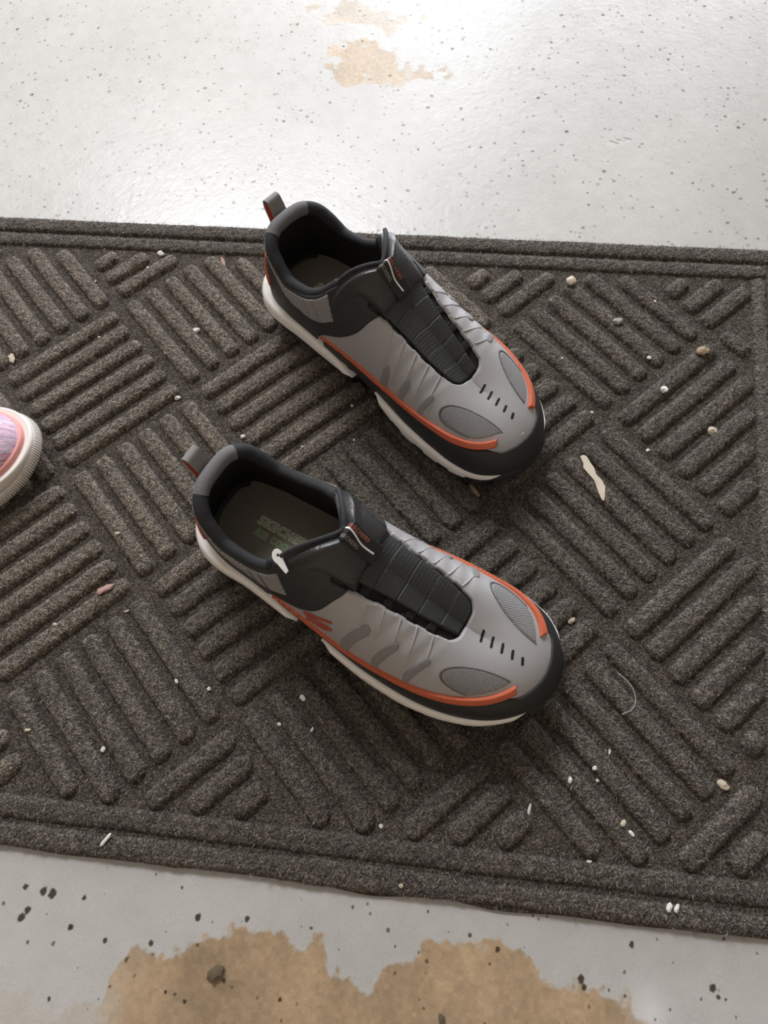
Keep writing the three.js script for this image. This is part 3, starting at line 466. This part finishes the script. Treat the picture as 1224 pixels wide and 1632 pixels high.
  for (let k = 0; k < 4; k++) for (const sd of [0, 1]) {                                       // dark webbing loops beside the gore
    const xc = 0.162 + k * 0.0158;
    part('webbing_loop', patch(S, (a) => Math.max(Math.abs(a.x - xc) - 0.0034, sd ? Math.abs(a.z - slotL(a.x) + 0.0045) - 0.005 : Math.abs(a.z - slotR(a.x) - 0.0005) - 0.0035), { off: -0.001, bevel: 0.0008, under: -0.0035 }), M.slit, t);
  }
  for (let k = 0; k < 5; k++) { const xc = 0.2405 + k * 0.008, hl = 0.0038 - k * 0.0005; part('vent_slit', patch(S, (a) => capsule(a, xc - 0.0008 * flip, -hl, xc + 0.0008 * flip, hl, 0.0012), { off: 0.0009, bevel: 0.0002, under: 0.0003 }), M.slit, t); }
  // label on the tongue
  const lab = patch(S, (a) => Math.max(Math.abs(a.x - 0.1445) - 0.0118, Math.abs(a.z + 0.0005) - 0.0074), { off: 0.0048, bevel: 0.0006, under: 0.001, disp: (a) => 0.0022 * (1 - sstep(0.002, 0.014, a.x - edgeX(a.z))) });
  { const u = lab.attributes.uv, p = lab.attributes.position; for (let i = 0; i < u.count; i++) u.setXY(i, (p.getX(i) - 0.1327) / 0.0236, 0.5 - (p.getZ(i) + 0.0005 * flip) / 0.0148); }
  part('tongue_label', lab, labelM, t, 'small woven label with a white stripe and red lettering');
  // S emblem on the outer side
  const sShape = [[0.0125, 0.0042], [-0.005, 0.0042], [-0.0112, 0.0026], [-0.009, 0.0009], [0, 0.0002], [0.008, -0.0007], [0.0112, -0.0022], [0.006, -0.004], [-0.0125, -0.0042]];
  part('emblem', patch(S, (a) => { if (!a.lat) return 1; const u = a.x - 0.1355, v = (a.y - 0.0652 - 0.42 * u) * 0.62; return Math.abs(u) > 0.022 ? 1 : polyDist(u + v * 0.3, v, sShape) - 0.00085; }, { off: 0.0019, bevel: 0.0003, under: 0.0008 }), M.logo, t, 'dark red stitched letter S emblem');
  // insole
  {
    const inn = ringBand(S, (i, x) => [[-0.0075, 0.042], [-0.011, 0.0385], [-0.02, 0.0375], [0, 0.0372, 0.04 + 0.22 * clamp(x / 0.302), 0]]);
    const u = inn.attributes.uv, p = inn.attributes.position; for (let i = 0; i < u.count; i++) u.setXY(i, p.getX(i) / 0.32, 0.5 - p.getZ(i) / 0.12);
    part('insole', inn, insoleM, t, 'dark brown insole printed with pale green lettering');
  }
  // pull tab at the heel
  const strip = (pts, w, th, mat, lb) => {
    const c = new THREE.CatmullRomCurve3(pts.map(([x, y]) => V(x, y, 0)), false, 'centripetal'), n = 40, pos = [], idx = [];
    for (let i = 0; i <= n; i++) { const p = c.getPoint(i / n), d = c.getTangent(i / n), nx = -d.y, ny = d.x; for (const [s, e] of [[-1, -1], [1, -1], [1, 1], [-1, 1]]) pos.push(p.x + (nx * th * e) / 2, p.y + (ny * th * e) / 2, (s * w) / 2); }
    for (let i = 0; i < n; i++) for (let k = 0; k < 4; k++) { const a = i * 4 + k, b = i * 4 + ((k + 1) % 4); idx.push(a, b, a + 4, b, b + 4, a + 4); }
    idx.push(0, 2, 1, 0, 3, 2, 4 * n, 4 * n + 1, 4 * n + 2, 4 * n, 4 * n + 2, 4 * n + 3);
    let g = new THREE.BufferGeometry(); g.setAttribute('position', new THREE.Float32BufferAttribute(pos, 3)); g.setIndex(idx); g = g.toNonIndexed(); g.computeVertexNormals(); g.setAttribute('uv', new THREE.Float32BufferAttribute(new Float32Array(g.attributes.position.count * 2), 2)); return part('pull_tab', g, mat, t, lb);
  };
  strip([[0.005, 0.082], [0.003, 0.095], [-0.0005, 0.108], [0.0005, 0.1145], [0.005, 0.1155], [0.0085, 0.11], [0.0135, 0.098]], 0.0135, 0.0016, M.tabGrey, 'grey webbing pull tab');
  strip([[0.0066, 0.084], [0.0046, 0.096], [0.0014, 0.108], [0.0022, 0.1125], [0.0048, 0.113], [0.0072, 0.109], [0.0118, 0.098]], 0.0138, 0.0012, M.tabRed, 'red inside of the pull tab');
  return { t, S };
}
const tabLens = tab([[0.024, 0.0005], [0.036, 0.007], [0.05, 0.015], [0.07, 0.022], [0.09, 0.029], [0.108, 0.034]]);
const RAD = Math.PI / 180;
const near = makeSneaker('nearer grey slip-on sneaker with orange strips, red S emblem and printed insole in view', 1, [-0.15435, 0.0098, 0.02773], -24.94 * RAD);
const far = makeSneaker('farther grey slip-on sneaker with orange strips, its heel by the far mat edge', -1, [-0.13697, 0.0098, -0.21861], -37.29 * RAD);
{
  // white size tag at the outer tip of the near shoe's tongue
  const sh = new THREE.Shape(); sh.moveTo(0, 0.004); sh.bezierCurveTo(0.004, 0.005, 0.0065, 0.003, 0.0075, 0.0005); sh.lineTo(0.0145, -0.0035); sh.lineTo(0.0142, -0.0055); sh.lineTo(0.006, -0.0035); sh.bezierCurveTo(0.001, -0.004, -0.003, 0.001, 0, 0.004);
  const hole = new THREE.Path(); hole.absarc(0.003, 0.0012, 0.0011, 0, 6.3, true); sh.holes.push(hole);
  const g = new THREE.ExtrudeGeometry(sh, { depth: 0.0007, bevelEnabled: true, bevelSize: 0.0003, bevelThickness: 0.0002, bevelSegments: 2, curveSegments: 10 });
  const m = part('size_tag', g, M.tag, near.t, 'small white tag at the tongue tip'); m.position.set(0.1, 0.1215, 0.034); m.rotation.set(-1.3, 0.1, -0.1);
}

// ------------------------------------------------------------------ the pink shoe at the left edge
const PINK = {
  L: 0.25, inset: 0.0075, t0: 0.05, t1: 0.2,
  outline: [[0, 0], [0.003, 0.016], [0.014, 0.029], [0.04, 0.034], [0.09, 0.034], [0.14, 0.042], [0.175, 0.047], [0.2, 0.0465], [0.223, 0.0385], [0.24, 0.024], [0.2495, 0.004], [0.2475, -0.014], [0.236, -0.03], [0.215, -0.041], [0.19, -0.045], [0.16, -0.044], [0.12, -0.038], [0.08, -0.033], [0.04, -0.032], [0.014, -0.028], [0.003, -0.016]],
  zc: () => 0, base: () => 0.022,
  top: tab([[0.04, 0.12], [0.1, 0.1], [0.13, 0.08], [0.16, 0.064], [0.2, 0.051]]),
  power: tab([[0, 3], [0.1, 2.3], [0.25, 2.2]]),
};
{
  const t = thing('pink_sneaker', 'pink knit shoe with white serrated sole, only its toe showing at left edge', 'shoe', [-0.5685, 0.0096, 0.0685], 0, undefined);
  t.rotation.y = 21 * RAD;
  const S = makeLast(PINK, 2400, 44, 1), open = (a) => Math.max(tab([[0, 0.075], [0.04, 0.06], [0.08, 0.065], [0.12, 0.09]])(a.x) - a.y, a.x - 0.125 + 8 * a.z * a.z);
  const knit = dataTex(256, (i, j) => { const a = vnoise(i / 22, j / 5, 101), b = vnoise(i / 9, j / 3, 103), c = hash(i >> 1, j, 105); const p = sstep(0.35, 0.6, a), q = sstep(0.55, 0.75, b); let r = 228 + 20 * p, g = 172 + 44 * p, bb = 196 + 34 * p; r += (135 - r) * q * 0.7; g += (142 - g) * q * 0.7; bb += (176 - bb) * q * 0.7; const w = sstep(0.72, 0.9, vnoise(i / 14, j / 4, 107)); r += (235 - r) * w; g += (222 - g) * w; bb += (232 - bb) * w; const k = 0.9 + 0.2 * c; return [clamp(r * k, 0, 255), clamp(g * k, 0, 255), clamp(bb * k, 0, 255)]; }, true, 1);
  knit.repeat.set(9, 9);
  part('upper', patch(S, (a) => -open(a), { off: 0.0006, under: -0.002 }), new THREE.MeshStandardMaterial({ map: knit, roughness: 0.85, bumpMap: weave, bumpScale: 0.0003, side: THREE.DoubleSide }), t, 'pink knit upper with blue streaks');
  part('lining', patch(S, (a) => -open(a), { off: -0.004, bevel: 0.003, under: -0.001 }), std(0.3, 0.1, 0.12, 0.9), t);
  part('collar', tubeThrough(S, openingLoop(S, open, -0.002).filter((p, i) => i % 16 === 0), 0.003, 160, 8), std(0.6, 0.25, 0.28, 0.8), t);
  part('foxing_stripe', patch(S, (a) => a.y - 0.0325, { off: 0.0028, bevel: 0.0016 }), std(0.78, 0.33, 0.31, 0.55), t, 'coral pink stripe around the upper');
  const spring = (x) => 0.012 * clamp((x - 0.18) / 0.07) ** 2;
  part('midsole', ringBand(S, (i, x) => { const g = spring(x), yu = 0.0285; return [[-0.004, g + 0.012], [0.0012, g + 0.0125], [0.0012, (g + yu) / 2 + 0.006], [0.001, yu - 0.002], [0.0002, yu - 0.0004], [-0.001, yu], [-0.0065, yu - 0.001]]; }), std(0.84, 0.78, 0.72, 0.5), t, 'creamy white midsole');
  part('outsole', ringBand(S, (i, x) => { const g = spring(x), n = sstep(-0.2, 0.2, Math.sin((i / S.Ns) * 2 * Math.PI * 280)); return [[0, g, 0.03 + 0.19 * clamp(x / 0.25), 0], [-0.006, g], [0.0004 - 0.0012 * n, g + 0.001], [0.0046 - 0.0026 * n, g + 0.004], [0.0036 - 0.0016 * n, g + 0.0095], [0.0016, g + 0.0128], [0.001, g + 0.0138], [-0.004, g + 0.0138]]; }), std(0.84, 0.78, 0.72, 0.5), t, 'white outsole with fine serrations');
}

// ------------------------------------------------------------------ litter on the mat and floor
const crumbGeos = [];
for (let k = 0; k < 6; k++) { const g = new THREE.IcosahedronGeometry(1, 1), p = g.attributes.position; for (let i = 0; i < p.count; i++) { const v = V().fromBufferAttribute(p, i), n = 0.7 + 0.6 * vnoise(v.x * 2 + k * 9, v.y * 2 + v.z * 3, 121); p.setXYZ(i, v.x * n, v.y * n * 0.55, v.z * n * 0.75); } g.computeVertexNormals(); crumbGeos.push(g); }
const crumbM = { white: std(0.72, 0.69, 0.63, 0.8), cream: std(0.55, 0.47, 0.36, 0.8), tan: std(0.34, 0.25, 0.17, 0.85), grey: std(0.35, 0.34, 0.32, 0.85), pink: std(0.45, 0.28, 0.24, 0.8) };
crumbM.rub = std(0.13, 0.1, 0.06, 0.85);
function crumb(x, z, len, wid, turn, mat, label, category = 'crumb', group = null, kind = 0, name = 'crumb', floorLevel = false) {
  const m = solo(name, crumbGeos[kind % 6], mat, label, category, group), h = Math.min(wid, len) * 0.45;
  m.scale.set(len / 2, h / 0.55 / 1.4, wid / 2 / 0.75); m.position.set(x, (floorLevel ? 0 : matTop(x, z)) + h * 0.6, z); m.rotation.y = turn; return m;
}
{
  // the large cream paint chip on the rib right of the shoes
  const o = [[0.1459, -0.0519], [0.1487, -0.0535], [0.1513, -0.0523], [0.1543, -0.0468], [0.1576, -0.0417], [0.1591, -0.0358], [0.1643, -0.0302], [0.1655, -0.0272], [0.1668, -0.0244], [0.1664, -0.018], [0.1655, -0.0114], [0.1638, -0.0125], [0.1614, -0.0181], [0.1579, -0.0297], [0.1525, -0.0362], [0.1485, -0.041], [0.1487, -0.0452]];
  const cx = 0.157, cz = -0.033, sh = new THREE.Shape(o.map(([x, z]) => new THREE.Vector2(x - cx, -(z - cz))));
  const g = new THREE.ExtrudeGeometry(sh, { depth: 0.0005, bevelEnabled: true, bevelSize: 0.0002, bevelThickness: 0.0002, bevelSegments: 1 }); g.rotateX(-Math.PI / 2);
  const m = solo('paint_flake', g, std(0.62, 0.53, 0.42, 0.7), 'long jagged cream paint flake lying on the mat to the right of the sneakers', 'flake'); m.position.set(cx, BASE + RH + 0.0004, cz); m.rotation.z = -0.04;
  // a pale bent thread
  const c = new THREE.CatmullRomCurve3([[0.173, 0.1332], [0.1799, 0.1387], [0.1844, 0.1453], [0.1855, 0.1536], [0.1829, 0.1594], [0.1754, 0.1638]].map(([x, z]) => V(x, BASE + RH + 0.001, z)));
  solo('thread', new THREE.TubeGeometry(c, 40, 0.00035, 6), std(0.4, 0.4, 0.39, 0.7), 'thin pale curved thread lying on the mat right of the near sneaker toe', 'thread');
}
const big = [
  [-0.227, -0.166, 0.0095, 0.0062, 0.3, 'white', 'oval white flake on a rib left of the far sneaker heel'],
  [-0.285, -0.261, 0.008, 0.006, -0.3, 'white', 'white crumb at the far mat welt, left of the far sneaker'],
  [-0.217, -0.255, 0.0125, 0.0035, -1.1, 'pink', 'pinkish brown sliver just inside the far mat welt'],
  [-0.228, -0.088, 0.006, 0.0045, 0.2, 'white', 'small white curl at a rib end between pink shoe and far sneaker'],
  [-0.404, -0.121, 0.0115, 0.006, -1.0, 'cream', 'cream crumb just behind the pink shoe at the left edge'],
  [0.138, -0.245, 0.0105, 0.009, 0.6, 'cream', 'knobbly cream crumb near the far welt, right of the far sneaker'],
  [0.182, -0.2, 0.0095, 0.007, 0.1, 'grey', 'round grey crumb on a rib right of the far sneaker'],
  [0.258, -0.17, 0.012, 0.009, 0.3, 'tan', 'round tan bit of leaf near the right mat border'],
  [0.221, -0.126, 0.0065, 0.006, 0.2, 'white', 'squarish white chip on a rib below the tan leaf bit'],
  [0.262, -0.089, 0.0085, 0.0085, 0, 'cream', 'round pale pebble near the right mat border'],
  [-0.246, 0.104, 0.0145, 0.0055, 0.6, 'pink', 'pinkish fragment lying on a rib left of the near sneaker'],
  [-0.196, 0.289, 0.0115, 0.0026, 1.0, 'white', 'white straw fragment on the near mat welt at lower left'],
  [0.056, -0.014, 0.014, 0.006, -0.9, 'tan', 'light brown husk beside the toe of the far sneaker'],
  [0.247, 0.206, 0.009, 0.0065, -0.5, 'cream', 'pale grain on a rib near the right end of the near welt'],
  [0.139, 0.094, 0.007, 0.004, 0.8, 'cream', 'small cream splinter just right of the near sneaker toe'],
  [0.109, 0.237, 0.0085, 0.0026, 1.4, 'white', 'upright white sliver on the mat below the near sneaker toe'],
  [-0.067, 0.175, 0.0052, 0.0038, -0.7, 'white', 'white oval crumb below the middle of the near sneaker'],
];
big.forEach(([x, z, l, w, a, m, lab], i) => crumb(x, z, l, w, a, crumbM[m], lab, 'crumb', null, i));
crumb(0.2035, 0.2885, 0.006, 0.0035, 1.3, crumbM.white, 'left half of the pair of white bits on the near welt at lower right', 'crumb', null, 2);
crumb(0.2085, 0.2885, 0.006, 0.0035, 1.2, crumbM.white, 'right half of the pair of white bits on the near welt at lower right', 'crumb', null, 3);
crumb(-0.101, 0.362, 0.012, 0.008, 0.7, crumbM.rub, 'olive brown crumb on the tan worn patch of floor at lower left', 'crumb', null, 4, 'crumb', true);
crumb(0.055, 0.371, 0.004, 0.008, 0.2, crumbM.rub, 'small dark brown crumb on the tan worn floor at the bottom edge', 'crumb', null, 1, 'crumb', true);
const tiny = [
  [-0.346, -0.221, 'tiny pale crumb on a rib at upper left, below the far mat welt'],
  [-0.323, -0.152, 'tiny pale crumb above and right of the pink shoe'],
  [0.206, -0.066, "tiny pale sliver right of the cream paint flake's top"],
  [0.158, -0.101, 'tiny white crumb on a rib end just above the paint flake'],
  [0.218, -0.226, 'thin pale sliver at a rib corner below the far right welt'],
  [0.21, -0.161, 'tiny white crumb between the round grey crumb and the squarish chip'],
  [0.13, -0.154, "tiny pale crumb on a rib right of the far sneaker's orange toe strip"],
  [-0.057, 0.198, 'tiny pale crumb under the white oval crumb below the near sneaker'],
  [-0.083, 0.196, 'tiny pale crumb below left of the white oval crumb'],
  [-0.28, 0.137, 'tiny pale crumb on a rib left of and below the pinkish fragment'],
  [-0.277, 0.22, 'tiny pale sliver at the lower left edge, above the near welt'],
  [-0.216, 0.228, 'tiny pale crumb at lower left, above the white straw fragment'],
  [0.167, 0.191, 'tiny tan crumb on a rib below the curved thread'],
  [0.137, 0.214, 'small white crumb right of the near sneaker, above the upright sliver'],
  [0.155, 0.204, 'upper of two tiny crumbs close together below the curved thread'],
  [0.158, 0.212, 'lower of two tiny crumbs close together below the curved thread'],
  [0.174, 0.239, 'tiny pale crumb on a rib near the near welt, right of the upright sliver'],
  [0.18, 0.245, 'pale squarish crumb beside another just above the near welt at right'],
  [0.151, 0.266, 'tiny pale crumb on the inner near welt at right of centre'],
  [0.021, 0.295, 'tiny white crumb on the outer near welt below the near sneaker'],
  [-0.061, -0.092, "tiny pale crumb beside the middle of the far sneaker's near side"],
  [-0.1, -0.043, "tiny white crumb just behind the near sneaker's collar"],
  [-0.055, -0.056, 'tiny pale crumb in the gap between the two sneakers'],
  [-0.156, -0.049, "tiny pale crumb above the near sneaker's pull tab"],
  [-0.225, 0.119, 'tiny white crumb just below the pinkish fragment'],
  [-0.169, 0.172, 'left of two tiny crumbs in a groove left of the near sneaker'],
  [-0.143, 0.175, 'right of two tiny crumbs in a groove left of the near sneaker'],
  [-0.248, 0.054, "tiny pale crumb left of the near sneaker's heel, above the pinkish fragment"],
  [0.003, 0.259, 'tiny white grain at the inner near welt at bottom centre'],
  [-0.292, -0.238, 'tiny pale crumb at a short rib end below the far welt, upper left']];
tiny.forEach(([x, z, lab], i) => crumb(x, z, rr(0.0026, 0.0052), rr(0.002, 0.0036), rr(0, 3), rnd() < 0.7 ? crumbM.white : crumbM.cream, lab, 'crumb', 'tiny pale crumbs scattered over the mat', i));
{
  const m = solo('crumb', crumbGeos[2], crumbM.grey, 'small white square chip stuck on the toe guard of the far sneaker', 'crumb'); m.scale.set(0.0026, 0.0009, 0.0022);
  const a = 37.29 * RAD, lx = 0.2855, lz = 0.004, w = [-0.13697 + lx * Math.cos(a) - lz * Math.sin(a), -0.21861 + lx * Math.sin(a) + lz * Math.cos(a)]; m.position.set(w[0], 0.0098 + 0.0505, w[1]);
}
scene.traverse((o) => { if (o.isLight && o.shadow) o.castShadow = true; });
renderer.render(scene, camera);
